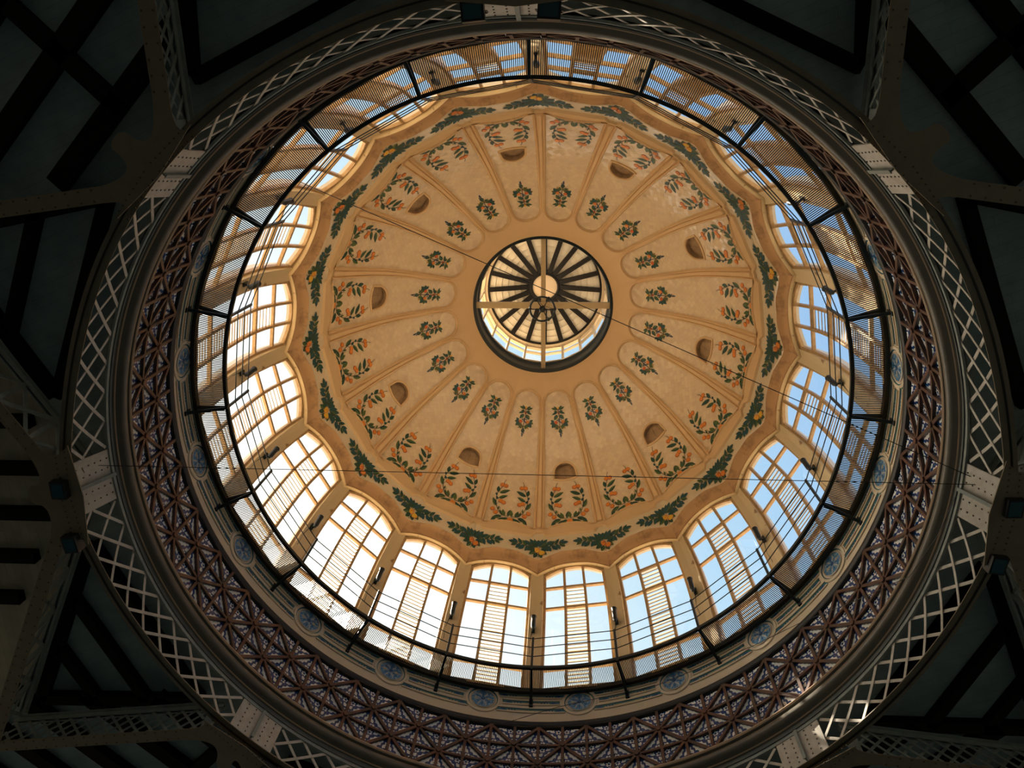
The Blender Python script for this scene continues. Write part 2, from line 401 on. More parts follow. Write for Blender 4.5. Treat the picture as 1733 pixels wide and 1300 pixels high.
me_p, me_n, me_r = sector_mesh('panel'), sector_mesh('niche_panel'), sector_mesh('rib')

# ---- painted decoration meshes (canonical sector az0 = 9)
def leaf(b, F, x, y, ang, ln, wd, mi):
    ca, sa = math.cos(ang), math.sin(ang)
    sh = ((0,0),(.18,.36),(.45,.5),(.75,.32),(1,0.05),(.75,-.30),(.45,-.46),(.18,-.32))
    top = [F(x+ca*a*ln-sa*c*wd, y+sa*a*ln+ca*c*wd) for a, c in sh[:5]]; bot = [F(x+ca*a*ln-sa*c*wd, y+sa*a*ln+ca*c*wd) for a, c in (sh[0],)+sh[:3:-1]]
    b.face(top, mi); b.face(bot[::-1], mi if random.random() < .45 else (1 if mi == 0 else 0))
def disc(b, F, x, y, r, mi, n=12, mi2=None):
    b.face([F(x+r*math.cos(2*math.pi*k/n), y+r*math.sin(2*math.pi*k/n)) for k in range(n)], mi2 if mi2 is not None else mi)
    if mi2 is not None:
        G = lambda a, c: F(a, c)
        b.face([F(x+.06*r+r*.80*math.cos(2*math.pi*k/n), y+.1*r+r*.80*math.sin(2*math.pi*k/n), .004) for k in range(n)], mi)
def stroke(b, F, pts, wd, mi):
    for (x0,y0),(x1,y1) in zip(pts[:-1], pts[1:]):
        dx, dy = x1-x0, y1-y0; l = math.hypot(dx,dy) or 1; nx_, ny_ = -dy/l*wd/2, dx/l*wd/2
        b.face([F(x0+nx_,y0+ny_),F(x1+nx_,y1+ny_),F(x1-nx_,y1-ny_),F(x0-nx_,y0-ny_)], mi)
ART = (M['leaf'], M['leaf2'], M['leaf3'], M['orange'], M['orangedk'], M['stem'], M['yellow'], M['redorange'], M['bluedk'])
def wreath_mesh():
    b = MB(*ART)
    for sg in (1,-1):
        F = lambda x, y, o=0, sg=sg: P(x*sg, y, .012+o+random.random()*.002)
        cv = [(.05,.44),(.24,.46),(.37,.50),(.56,.77),(.65,1.09),(.67,1.40),(.58,1.70),(.47,1.88)]
        cur = [(spline([(i,c[0]) for i,c in enumerate(cv)], t*7), spline([(i,c[1]) for i,c in enumerate(cv)], t*7)) for t in [k/24 for k in range(25)]]
        stroke(b, F, cur, .026, 5)
        for x0, y0, x1, y1, wd_, c_ in ((.16,.34,.55,.15,.17,0),(.33,.42,.72,.30,.19,0),(.55,.40,.76,.10,.17,0),(.22,.45,.34,.76,.15,1),(.08,.45,.02,.78,.16,1),(.05,.36,.34,.26,.14,0),
                (.30,.46,.46,.72,.12,1),(.64,.88,.82,1.28,.18,0),(.58,1.28,.20,1.47,.17,0),(.58,1.54,.13,1.76,.19,0),(.62,1.56,.66,1.88,.17,0),(.66,1.40,.72,1.54,.10,2),(.60,1.20,.66,1.36,.10,2),(.52,.70,.50,.90,.08,1)):
            leaf(b, F, x0, y0, math.atan2(y1-y0, x1-x0), math.hypot(x1-x0, y1-y0), wd_, c_)
        for fx, fy in ((.50,1.96),(.34,1.93),(.47,1.15),(.34,1.09),(.76,.72),(.61,.56),(.0 if sg > 0 else .06,.30)):
            disc(b, F, fx, fy, .10, 3, 16, 4)
        stroke(b, F, [(.41,2.02),(.44,2.10),(.40,2.16),(.36,2.24)], .02, 5)
        stroke(b, F, [(.62,.95),(.54,1.1)], .016, 5); stroke(b, F, [(.5,.68),(.60,.64),(.7,.70)], .016, 5); stroke(b, F, [(.46,.62),(.44,.84)], .014, 5)
    return b.mesh('fruit_wreath')
def spray_mesh():
    b = MB(*ART); y1 = y_at_r(5.66); F = lambda x, y, o=0: P(x, y1+y, .012+o+random.random()*.002)
    stroke(b, F, [(0,.05),(.02,.4),(-.02,.8),(0,1.35)], .03, 5)
    for k in range(7): disc(b, F, random.uniform(-.05,.05)*(.3+k/7), .02+k*.024, .028, random.choice((8,5)), 8)
    leaf(b, F, 0,.16, math.pi/2, .26, .17, 0); leaf(b, F, .02,.18, math.pi/2, .22, .14, 2)
    for s_ in (1,-1):
        def lf(x0, y0, x1, y1_, wd_, c_): leaf(b, F, s_*x0, y0, math.atan2(y1_-y0, s_*(x1-x0)), math.hypot(x1-x0, y1_-y0), wd_, c_)
        lf(.03,.52,.24,.38,.11,1); lf(.02,.50,.15,.36,.10,1); lf(.05,.55,.28,.48,.10,1)
        lf(.20,.70,.36,.46,.17,2); lf(.22,.72,.42,.66,.15,0); lf(.24,.74,.38,.84,.12,2); lf(.10,.60,.26,.50,.11,0)
        lf(.05,1.06,.22,.82,.18,0); lf(.06,1.04,.17,.86,.10,2)
        lf(.02,1.20,.30,1.08,.12,0); lf(.05,1.22,.20,1.22,.10,0); lf(.02,1.30,.30,1.40,.13,0); lf(.04,1.30,.18,1.48,.10,0)
        disc(b, F, s_*.16, .70, .082, 7 if s_ > 0 else 3, 14, 4)
        for k in range(5): disc(b, F, s_*random.uniform(.04,.2), random.uniform(.40,.52), .022, random.choice((4,6,7)), 6)
    for k in range(14): disc(b, F, random.uniform(-.09,.09), random.uniform(.60,.92), .030, random.choice((8,8,2,2)), 7)
    for k in range(8): disc(b, F, random.uniform(-.07,.07), random.uniform(1.08,1.18), .026, random.choice((7,4,7)), 6)
    disc(b, F, 0, 1.38, .052, 6, 10, 3); disc(b, F, .02, 1.30, .03, 3, 8)
    return b.mesh('flower_spray')
me_w, me_s = wreath_mesh(), spray_mesh()
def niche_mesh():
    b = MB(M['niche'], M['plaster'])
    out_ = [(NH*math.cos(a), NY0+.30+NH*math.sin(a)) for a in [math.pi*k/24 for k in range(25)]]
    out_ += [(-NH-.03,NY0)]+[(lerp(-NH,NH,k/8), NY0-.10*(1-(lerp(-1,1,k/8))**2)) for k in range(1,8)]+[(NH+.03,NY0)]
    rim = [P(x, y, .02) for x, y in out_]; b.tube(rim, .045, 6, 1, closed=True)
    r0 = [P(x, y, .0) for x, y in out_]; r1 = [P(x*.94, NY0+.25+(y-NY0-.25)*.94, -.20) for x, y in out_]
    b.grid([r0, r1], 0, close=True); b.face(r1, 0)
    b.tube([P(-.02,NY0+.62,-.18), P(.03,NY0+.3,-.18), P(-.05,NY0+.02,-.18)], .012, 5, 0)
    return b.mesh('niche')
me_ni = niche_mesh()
for k in range(20):
    az = 9+18*k; n = (k % 2 == 1)
    o = dpart('dome_panel', me_n if n else me_p, 18*k)
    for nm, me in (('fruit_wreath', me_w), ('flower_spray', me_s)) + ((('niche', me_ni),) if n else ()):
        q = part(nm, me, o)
    dpart('rib', me_r, 18*k)

# ---- cornice ring: lip, cove, painted band, moulding
def CS(u, s, off=0, az0=9):    # s: 0 cusp .. 1 panel corner
    r = 9.15-.96*s; h = 26.85+1.9*s; off2 = off+.10*math.sin(math.pi*max(0,min(1,s)))*0
    return S(u, r, h, az0)+dirv(az0)*(-.89*off2)+Vector((0,0,-.45*off2))
def s_lip(u): return .17*(1-abs(u)**2.2)
def s_lo(u): return .34+.12*(1-sstep(.0,.95,1-abs(u)))*0+.12*sstep(.05,.75,1-abs(u))
def s_hi(u): return .80+.10*sstep(.74,.90,abs(u))
def cornice_mesh():
    b = MB(M['cove'], M['lip'], M['bandtile'], M['plaster']); nu = 72; rows = []; 
    tt = [('lip',k/5) for k in range(5)]+[('cove',k/16) for k in range(17)]+[('band',k/12) for k in range(1,13)]+[('top',k/16) for k in range(1,17)]
    for z, t in tt:
        row = []
        for k in range(nu+1):
            u = -1+2*k/nu; a, lo, hi = s_lip(u), s_lo(u), s_hi(u); lw = .055
            if z == 'lip': s = a+lw*t; off = -.10+.17*math.sin(math.pi*min(1,t*.9+.1))
            elif z == 'cove': s = lerp(a+lw, lo, t); off = .035-.12*math.sin(math.pi*t)*(.3+.7*t)+.07*t
            elif z == 'band': s = lerp(lo, hi, t); off = .085-.01*t if t < 1 else .08
            else:
                s = lerp(hi, 1.02, t); off = .08+.09*sstep(0,.12,t)*(1-sstep(.28,.36,t))-.0*t
            row.append(CS(u, s, off))
        rows.append(row)
    def mi(a, bb):
        z = tt[a+1][0]
        return {'lip':1,'cove':0,'band':2,'top':3}[z]
    # return of the lip back to the window head
    back = [CS(-1+2*k/nu, s_lip(-1+2*k/nu), -.35) for k in range(nu+1)]
    b.grid(rows, mi); b.grid([back, rows[0]], 1)
    return b.mesh('cornice', smooth=40)
me_c = cornice_mesh()
def garland_mesh(col, cold):
    b = MB(*ART)
    def F(x, y, o=0):           # centred on the rib at az 0; y up the cornice in metres
        az0 = 9 if x >= 0 else -9; s = .60+y/2.13; r = 9.15-.96*s; u = (-1+x/(r*S9)) if x >= 0 else (1+x/(r*S9))
        return CS(u, s, .098+o+random.random()*.002, az0)
    for s_ in (1,-1):
        cv = [(0,-.02),(s_*.26,.06),(s_*.5,-.02),(s_*.73,.05),(s_*.95,.10)]
        stroke(b, F, cv, .02, 5)
        for k, (x0, y0, da, ln) in enumerate(((.16,.05,.9,.30),(.22,.04,-.8,.30),(.36,.05,.6,.27),(.44,.02,-1.0,.27),(.56,-.01,.9,.25),(.66,.0,-.7,.27),(.80,.05,1.0,.24),(.86,.05,-.9,.25),(1.0,.08,.7,.22),(1.02,.08,-.6,.24),(1.1,.10,.05,.24))):
            leaf(b, F, s_*x0*.86, y0, (0 if s_ > 0 else math.pi)+s_*da, ln*1.25, ln*.66, (2,0,2,2,0)[k % 5])
        for k, (x0, y0, a, ln) in enumerate(((.05,0,1.2,.34),(.1,-.02,.5,.34),(.12,-.1,-.15,.32),(.12,-.16,-.7,.30),(.05,-.25,-1.1,.26),(.02,.05,1.55,.26))):
            leaf(b, F, s_*x0, y0, a if s_ > 0 else math.pi-a, ln*1.15, .19, (2,0,2,0,0,2)[k])
    disc(b, F, -.17,-.28,.125, col, 16, cold); disc(b, F, .04,-.15,.125, col, 16, cold)
    stroke(b, F, [(-.12,-.36),(-.02,-.42),(.02,-.5)], .018, 5)
    return b.mesh('fruit_garland')
me_gy, me_go = garland_mesh(6, 3), garland_mesh(3, 4)
corn = empty('trim_1', (0,0,26.85)); tag(corn, 'scalloped tan cornice painted with fruit garlands above the drum windows', 'cornice', kind='structure')
for k in range(20):
    o = part('cornice_segment', me_c, corn, 18*k); o.location = (0,0,-26.85)
    g = part('fruit_garland', me_gy if k % 2 == 0 else me_go, o)

# ---- flat crown around the lantern opening + outer shell of the dome
b = MB(M['plaster'], M['roof'])
b.lathe([(3.07,34.12-.0),(3.07,34.30)], 120)
dpart('oculus_rim', b.mesh('oculus_rim', smooth=40))
b = MB(M['roof'])
b.lathe([(8.95,27.9),(9.0,28.4),(8.75,29.2),(7.2,31.8),(5.5,33.6),(3.6,34.75),(3.12,34.8)], 100)
dpart('outer_shell', b.mesh('outer_shell', smooth=40))

# ------------------------------------------------------------------ windows
WP = [(20.0,10.0),(22.0,10.0),(24.0,9.95),(25.55,9.80),(26.45,9.50),(27.15,9.15),(27.9,8.75)]
def wr(h): return spline(WP, h)
def WS(u, h, off=0, az0=9): return S(u, wr(h), h, az0)+dirv(az0)*off
UM, UE = .26, .79
HT1, HT2, HT3, HB = 26.45, 25.55, 22.35, 21.34
def h_arch(u): return 26.93+.30*(1-(abs(u)/UE)**2.0)
def fr_bar(b, p0, p1, off0=0, w_=.085, d_=.12, mi=0, n=1):
    (u0,h0),(u1,h1) = p0, p1
    pts = [(lerp(u0,u1,k/n), lerp(h0,h1,k/n)) for k in range(n+1)]
    for (a,c),(e_,f) in zip(pts[:-1],pts[1:]):
        p, q = WS(a,c,off0), WS(e_,f,off0); dn = (q-p).normalized(); nrm = dirv(9)+Vector((0,0,.3*(c-22)/5)); sdv = dn.cross(nrm).normalized(); nn = sdv.cross(dn).normalized()
        b.box((p+q)/2, (q-p)/2*1.02, sdv*w_/2, nn*d_/2, mi)
def window_meshes():
    base = S(0, wr(HB), HB)
    b = MB(M['wood'])
    for u in (-UE, UE): fr_bar(b, (u,HB), (u,h_arch(u)), w_=.10, n=8)
    arch = [(-UE+2*UE*k/10) for k in range(11)]
    for a, c in zip(arch[:-1], arch[1:]): fr_bar(b, (a,h_arch(a)), (c,h_arch(c)), w_=.10)
    fr_bar(b, (-UE,HB), (UE,HB), w_=.12)
    frame = b.mesh('window_frame', base)
    b = MB(M['wood'])
    for u in (-UM, UM): fr_bar(b, (u,HB), (u,h_arch(u)), w_=.095, n=10)
    mull = b.mesh('mullion', base)
    b = MB(M['wood'])
    for h in (HT1, HT2, HT3): fr_bar(b, (-UE,h), (UE,h), w_=.085, off0=.01)
    trans = b.mesh('transom', base)
    b = MB(M['glass'])
    hs = [HB,HT3,23.4,24.5,HT2,26.0,HT1,26.8]
    for a, c in ((-UE,-UM),(UM,UE)):
        for h0, h1 in zip(hs[:-1], hs[1:]): b.face([WS(a,h0,.02),WS(c,h0,.02),WS(c,h1,.02),WS(a,h1,.02)])
        us = [lerp(a,c,k/4) for k in range(5)]
        for x0, x1 in zip(us[:-1],us[1:]): b.face([WS(x0,26.8,.02),WS(x1,26.8,.02),WS(x1,h_arch(x1),.02),WS(x0,h_arch(x0),.02)])
    us = [lerp(-UM,UM,k/4) for k in range(5)]
    for x0, x1 in zip(us[:-1],us[1:]): b.face([WS(x0,HT1,.02),WS(x1,HT1,.02),WS(x1,h_arch(x1),.02),WS(x0,h_arch(x0),.02)])
    pane = b.mesh('window_pane', base)
    b = MB(M['louvre'], M['wood'])
    def slats(h0, h1, n):
        for k in range(n):
            a = h0+(h1-h0)*(k+.5)/n; dh = (h1-h0)/n
            p0, p1 = WS(-UM*.93,a-dh*.50,-.03), WS(UM*.93,a-dh*.50,-.03); q0, q1 = WS(-UM*.93,a+dh*.50,.05), WS(UM*.93,a+dh*.50,.05)
            m0, m1 = (p0+q0)/2+dirv(9)*.025, (p1+q1)/2+dirv(9)*.025
            b.grid([[p0,p1],[m0,m1],[q0,q1]])
            b.bar(p0, p1, .022, .022, mi=1)  # brown bar stands in for the dark shadow along the slat's edge
    slats(HT2+.05, HT1-.05, 5); slats(HT3+.05, HT2-.05, 17); slats(HB+.05, HT3-.05, 5)
    lou = b.mesh('louvre', base, smooth=False)
    return base, frame, mull, trans, pane, lou
base, mf, mm, mt, mp_, ml = window_meshes()
for k in range(20):
    az = 9+18*k
    t = empty('window_%d' % (k+1), rotz(base, 18*k), 18*k)
    tag(t, 'arched drum window with frosted louvres in its middle column, '+place(az), 'window', 'arched windows around the drum', 'structure')
    part('window_frame', mf, t); part('mullion', mm, t); part('transom', mt, t); part('window_pane', mp_, t); part('louvre', ml, t, label='frosted glass louvres')

# ------------------------------------------------------------------ drum wall: piers, spandrels, frieze
PP = [(21.3,9.93),(23,9.82),(25.0,9.68),(26.0,9.45),(26.85,9.20),(27.3,8.97)]
def pr(h): return spline(PP, h)
drum = empty('wall_round', (0,0,19.6)); tag(drum, 'cream painted round drum wall with piers between the arched windows', 'wall', kind='structure')
def pier_mesh():
    b = MB(M['pier'], M['jamb']); hs = [21.3+.3*k for k in range(21)]; rows = []
    for h in hs:
        hh = min(h, 27.3); r0 = pr(hh); row = []
        ui = UE+.03
        q0 = S(ui, wr(hh), hh, -9)+dirv(-9)*.34; q1 = S(ui, wr(hh), hh, -9)+dirv(-9)*.06; q2 = S(ui+.015, r0, hh, -9); q3 = S(1, r0, hh, -9)
        q5 = S(-ui-.015, r0, hh, 9); q6 = S(-ui, wr(hh), hh, 9)+dirv(9)*.06; q7 = S(-ui, wr(hh), hh, 9)+dirv(9)*.34
        rows.append([q0,q1,q2,q3,q5,q6,q7,q0])
    b.grid(rows, lambda a, c: 1 if c in (0,5,6) else 0)
    return b.mesh('pier')
me_pi = pier_mesh()
for k in range(20): o = part('pier', me_pi, drum, 18*k); o.location = (0,0,-19.6)
# sill course under the windows and head course above them
b = MB(M['pier'], M['jamb'], M['frieze'])
b.lathe([(10.40,21.28,1),(9.99,21.28,2),(10.0,21.26,2),(10.0,19.72,2),(10.40,19.6,1),(10.40,21.28)], 200)
o = part('frieze_wall', b.mesh('frieze_wall'), drum); o.location = (0,0,-19.6)
b = MB(M['jamb'])
def head_mesh():
    b = MB(M['jamb']); n = 16
    for k in range(n):
        u0, u1 = -UE-.06+(2*UE+.12)*k/n, -UE-.06+(2*UE+.12)*(k+1)/n; c = lambda u: max(-UE,min(UE,u))
        a0, a1 = WS(u0,h_arch(c(u0)),.04), WS(u1,h_arch(c(u1)),.04); e0, e1 = a0+dirv(9)*.14, a1+dirv(9)*.14
        t0, t1 = S(u0,wr(27.9),27.9)+dirv(9)*.04, S(u1,wr(27.9),27.9)+dirv(9)*.04
        b.face([a0,a1,e1,e0]); b.face([a0,t0,t1,a1]); b.face([t0,t1,t1+dirv(9)*.2,t0+dirv(9)*.2]); b.face([e0,e1,t1+dirv(9)*.2,t0+dirv(9)*.2])
    return b.mesh('window_head')
me_h = head_mesh()
for k in range(20): o = part('window_head', me_h, drum, 18*k); o.location = (0,0,-19.6)

# inlaid strips between the medallions
def inlay_mesh():
    b = MB(M['teal'], M['olive'], M['frieze'], M['bluedk'])
    def cyl(az, h, rr): return dirv(az)*rr+Vector((0,0,h))
    for hc, half, sl in ((21.10,6.3,1),(20.80,5.35,0),(20.46,6.3,-1)):
        hh = .07; n = 16; es = .85*sl*.6
        def seg(a0, a1, mi, h0=hc-hh, h1=hc+hh, rr=9.992):
            for k in range(n):
                x0, x1 = lerp(a0,a1,k/n), lerp(a0,a1,(k+1)/n); b.face([cyl(x0,h0,rr),cyl(x1,h0,rr),cyl(x1,h1,rr),cyl(x0,h1,rr)], mi)
        seg(-half+.5, half-.5, 1); seg(-half+.2, half-.2, 0, hc+.012, hc+hh, 9.987)  # upper dark run is the groove's shadow line, put in as colour
        for sg in (1,-1):
            seg(sg*(half-1.9), sg*(half-.3), 0, rr=9.988); seg(sg*(half-1.5), sg*(half-.8), 3, hc-.035, hc+.035, rr=9.984)
            a, c = sg*(half-.3), sg*half
            b.face([cyl(a,hc-hh,9.988),cyl(c+(-sg*.3 if sl > 0 else sg*.3*(sl<0)),hc-hh,9.988),cyl(c+(sg*.3 if sl > 0 else -sg*.3*(sl<0)),hc+hh,9.988),cyl(a,hc+hh,9.988)], 0)
            for q in range(3): disc_az = sg*(half-2.3-.55*q); b.face([cyl(disc_az-.18,hc,9.986),cyl(disc_az,hc-.03,9.986),cyl(disc_az+.18,hc,9.986),cyl(disc_az,hc+.03,9.986)], 3)
        # cream fillets that add a little real shade to the painted groove shadow
        for hz in (hc+hh+.022, hc-hh-.022):
            pts = [cyl(lerp(-half,half,k/16), hz, 9.985) for k in range(17)]
            for p, q in zip(pts[:-1],pts[1:]): b.bar(p, q, .05, .04, mi=2)
    return b.mesh('inlay_strip', (0,0,0))
me_in = inlay_mesh()
for k in range(20): o = part('inlay_strip', me_in, drum, 18*k, label='teal and olive glazed strips with a painted groove shadow along the top'); o.location = (0,0,-19.6)

# medallions
def medallion_meshes():
    cz = 20.80; base = dirv(9)*10.0+Vector((0,0,cz))
    ctr, tx, tz, nn = base, Vector((math.cos(9*D), math.sin(9*D), 0)), Vector((0,0,1)), -dirv(9)
    def q(rho, th, off): return ctr+tx*(rho*math.cos(th))+tz*(rho*math.sin(th))+nn*off
    def ring(b, prof, mi):
        rows = [[q(rho, 2*math.pi*k/48, o) for rho, o in prof] for k in range(49)]; b.grid(rows, mi)
    b = MB(M['frieze']); ring(b, [(.60,-.02),(.58,.04),(.53,.05),(.49,.04),(.48,-.01)], 0); surround = b.mesh('surround', base, smooth=50)
    b = MB(M['teal']); ring(b, [(.49,.03),(.44,.0),(.40,-.01)], 0); ring_ = b.mesh('teal_ring', base, smooth=50)
    b = MB(M['blue'], M['bluedk'], M['frieze'], M['yellow'])
    ring(b, [(.405,.035),(.385,.05),(.37,.035)], 2)
    b.face([q(.38,2*math.pi*k/40,.012) for k in range(40)], 0)
    for k in range(12):
        th = 2*math.pi*k/12
        b.face([q(.07,th,.018),q(.20,th-.10,.018),q(.33,th,.018),q(.20,th+.10,.018)], 1 if k % 2 else 3 if k % 3 == 0 else 2)
    b.face([q(.07,2*math.pi*k/12,.022) for k in range(12)], 1)
    return base, surround, ring_, b.mesh('rosette_tile', base)
bm_, m1, m2, m3 = medallion_meshes()
for k in range(20):
    az = 9+18*k
    t = empty('ceramic_medallion', rotz(bm_, 18*k), 18*k)
    tag(t, 'round blue rosette medallion on the cream frieze, '+place(az), 'medallion', 'blue medallions around the drum frieze')
    part('surround', m1, t); part('teal_ring', m2, t); part('rosette_tile', m3, t, label='blue rosette tile')

# ------------------------------------------------------------------ mouldings, tile band
b = MB(M['darktrim']); b.lathe([(10.0,19.80),(9.80,19.76),(9.73,19.70),(9.72,19.62),(9.76,19.55),(9.74,19.48),(9.82,19.42),(10.0,19.40)], 240)
o = part('trim_2', b.mesh('dark_moulding', (0,0,19.4), smooth=40)); o.location = (0,0,19.4); tag(o, 'dark brown moulding ring between the frieze and the blue tiles', 'moulding', kind='structure')
RT, H0, H3 = 9.82, 19.46, 17.34; dh = (H0-H3)/3; NP_ = 42; PIT = 360/NP_; PH = 2.55
b = MB(M['azulejo'])
def TP(az, h, rr=RT): return dirv(az)*rr+Vector((0,0,h))
for i in range(NP_*2):
    a0 = PH+PIT/2*i; a1 = a0+PIT/2
    for j in range(3):
        hu, hl = H0-dh*j, H0-dh*(j+1)
        # nodes: row j is offset by half a pitch for odd rows
        up_node_left = ((i+j+1) % 2 == 0)     # diagonal runs from node to node
        A, B_, Cc, Dd = TP(a0,hu), TP(a1,hu), TP(a1,hl), TP(a0,hl)
        if up_node_left: t1, t2 = (A, Cc, B_), (A, Cc, Dd)
        else: t1, t2 = (B_, Dd, A), (B_, Dd, Cc)
        for p, q, s_ in (t1, t2): b.face([p, q, s_], 0, [(0,0),(1,0),(.5,.5)])
o = part('blue_tile_band', b.mesh('blue_tile_band', (0,0,H3)), None); o.location = (0,0,H3); o.name = 'wall_tile_band'
tag(o, 'band of blue and white triangular tiles under the drum frieze', 'tile band', kind='structure')
b = MB(M['batten']); R2 = 9.775
for i in range(NP_*2):
    a0 = PH+PIT/2*i; a1 = a0+PIT/2
    b.bar(TP(a0,H0,R2), TP(a0,H3,R2), .085, .085, dirv(a0))
    for j in range(3):
        hu, hl = H0-dh*j, H0-dh*(j+1)
        if (i+j+1) % 2 == 0: b.bar(TP(a0,hu,R2), TP(a1,hl,R2), .085, .085, dirv(a0))
        else: b.bar(TP(a1,hu,R2), TP(a0,hl,R2), .085, .085, dirv(a0))
        if j: b.bar(TP(a0,hu,R2), TP(a1,hu,R2), .075, .08, dirv(a0))
        if j and (i+j) % 2 == 1 or (j and (i+j+1) % 2 == 0 and False):
            b.tube([TP(a0,hu,RT-.02), TP(a0,hu,RT-.13)], [.105,.07], 8)
o = part('terracotta_lattice', b.mesh('terracotta_lattice', (0,0,H3))); o.location = (0,0,H3)
tag(o, 'reddish brown terracotta batten lattice laid over the blue and white tiles', 'lattice')
b = MB(M['cornbeige'], M['cornlight'], M['steeldark'])
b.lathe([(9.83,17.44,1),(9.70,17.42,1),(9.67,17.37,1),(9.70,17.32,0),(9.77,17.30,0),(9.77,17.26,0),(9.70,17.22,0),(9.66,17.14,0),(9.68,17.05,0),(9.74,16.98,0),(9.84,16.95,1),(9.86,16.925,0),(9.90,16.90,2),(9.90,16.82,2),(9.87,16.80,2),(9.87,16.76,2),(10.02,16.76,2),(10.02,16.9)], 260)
o = part('trim_3', b.mesh('bronze_cornice', (0,0,16.76), smooth=45)); o.location = (0,0,16.76); tag(o, 'rounded bronze painted moulding ring below the blue tile band', 'moulding', kind='structure')
# wall behind the tile band
b = MB(M['hall'], M['jamb']); b.lathe([(10.40,19.7,1),(10.40,17.3,1),(10.05,17.0,0),(9.9,17.3,0),(9.9,19.6,0)], 120)
o = part('wall_drum_core', b.mesh('wall_drum_core', (0,0,17))); o.location = (0,0,17); tag(o, 'masonry core of the round drum behind the blue tile band', 'wall', kind='structure')

# ------------------------------------------------------------------ lantern
lan = empty('roof_lantern', (0,0,34.3)); tag(lan, 'round glazed roof lantern with dark rafters at the crown of the dome', 'lantern')
def lpart(name, b, smooth=False, parent=None, label=None):
    o = part(name, b.mesh(name, (0,0,34.3), smooth=smooth), parent or lan, label=label); return o
b = MB(M['iron']); b.lathe([(3.13,34.12),(3.12,34.05),(3.06,34.02),(2.97,34.02),(2.95,34.06),(2.95,34.30),(2.96,34.34),(2.96,34.95),(2.90,35.0),(2.90,35.06),(3.06,35.08)], 120); lpart('iron_curb', b, 40)
b = MB(M['lat_wood'])
for k in range(20):
    az = 18*k; b.bar(dirv(az)*2.97+Vector((0,0,35.05)), dirv(az)*2.90+Vector((0,0,37.32)), .10, .12, dirv(az))
for h, w_ in ((35.10,.12),(36.45,.09),(37.25,.12)): b.lathe([(3.02,h-w_/2),(2.90,h-w_/2),(2.90,h+w_/2),(3.02,h+w_/2)], 20)
lpart('lantern_frame', b)
for k in range(20):
    if k % 3 == 1:
        b = MB(M['louvre'])
        for q in range(8):
            h = 35.2+q*.26; p0, p1 = dirv(18*k+1.2)*2.97, dirv(18*k+16.8)*2.97
            z0, z1 = Vector((0,0,h)), Vector((0,0,h+.24)); b.face([p0+z0, p1+z0, p1*1.02+z1, p0*1.02+z1])
        lpart('lantern_louvre', b, label='frosted glass louvres')
    else:
        b = MB(M['glass']); p0, p1 = dirv(18*k)*2.98, dirv(18*k+18)*2.98; b.face([p0+Vector((0,0,35.1)), p1+Vector((0,0,35.1)), p1+Vector((0,0,37.3)), p0+Vector((0,0,37.3))]); lpart('lantern_pane', b)
b = MB(M['lat_wood'], M['landark']); b.lathe([(3.05,37.30),(2.74,37.34,0),(2.74,37.40,1),(2.66,37.36,1),(2.64,37.44,1),(2.70,37.5)], 100); lpart('eave_ring', b)
b = MB(M['lanboard'])
prof = []
for q in range(7):
    r0, r1 = lerp(2.70,.6,q/7), lerp(2.70,.6,(q+1)/7); z0, z1 = lerp(37.44,38.20,q/7), lerp(37.44,38.20,(q+1)/7)
    prof += [(r0, z0+.05), (r1+.03, z1-.0), (r1+.0, z1-.0)]
b.lathe(prof, 100); b.lathe([(3.03,37.34),(3.05,37.5),(.1,38.6)], 60); lpart('roof_boards', b, 30)
for k in range(20):
    b = MB(M['landark']); d = dirv(18*k); b.bar(d*2.70+Vector((0,0,37.44)), d*.62+Vector((0,0,38.12)), .22, .16); lpart('rafter', b)
b = MB(M['landark'], M['landisc']); b.lathe([(.82,38.16),(.80,38.0),(.66,37.98),(.60,38.02),(.60,38.15)], 60, mi=0); 
b.face([dirv(6*k)*.61+Vector((0,0,38.08)) for k in range(60)], 1); lpart('hub_disc', b)
# cross beams under the lantern
b = MB(M['beam'])
b.bar((.02,-3.05,34.42),(.02,3.05,34.42),.20,.16); b.bar((-.0,-3.05,34.53),(.0,3.05,34.53),.08,.10)
o = part('cross_beam', b.mesh('cross_beam', (0,0,34.42))); o.location = (0,0,34.42); tag(o, 'cream painted beam crossing the lantern opening from top to bottom', 'beam')
b = MB(M['beam']); b.bar((-3.03,0,34.36),(3.03,0,34.36),.27,.14)
o = part('cross_beam', b.mesh('cross_beam', (0,0,34.36))); o.location = (0,0,34.27); tag(o, 'cream painted beam crossing the lantern opening from left to right', 'beam')
# hanging iron ring
t = empty('hanging_ring_lamp', (.0,.0,33.55)); tag(t, 'black iron ring lamp hanging under the crossing cream beams', 'hanging lamp')
b = MB(M['iron']); b.tube([(0.54*math.cos(a*D),.54*math.sin(a*D),0.02*math.sin(6*a*D)) for a in range(0,360,12)], .045, 8, closed=True)
for k in range(6): a = 60*k*D; b.tube([(.54*math.cos(a),.54*math.sin(a),-.03),(.54*math.cos(a),.54*math.sin(a),.09)], .07, 8)
part('ring', b.mesh('ring', smooth=40), t)
b = MB(M['iron'])
for k in range(6): a = 60*k*D; b.tube([(.1*math.cos(a),.1*math.sin(a),0),(.3*math.cos(a),.3*math.sin(a),-.07),(.54*math.cos(a),.54*math.sin(a),0)], .022, 6)
part('arm', b.mesh('arm', smooth=40), t)
b = MB(M['iron']); b.tube([(0,0,-.16),(0,0,-.1),(0,0,-.02),(0,0,.1),(0,0,.2)], [.03,.12,.15,.10,.04], 12); part('hub', b.mesh('hub', smooth=40), t)
b = MB(M['iron']); b.tube([(0,0,.2),(0,0,.74)], .02, 6)
for k in range(3): a = 120*k*D; b.tube([(.54*math.cos(a),.54*math.sin(a),0),(0,0,.6)], .012, 5)
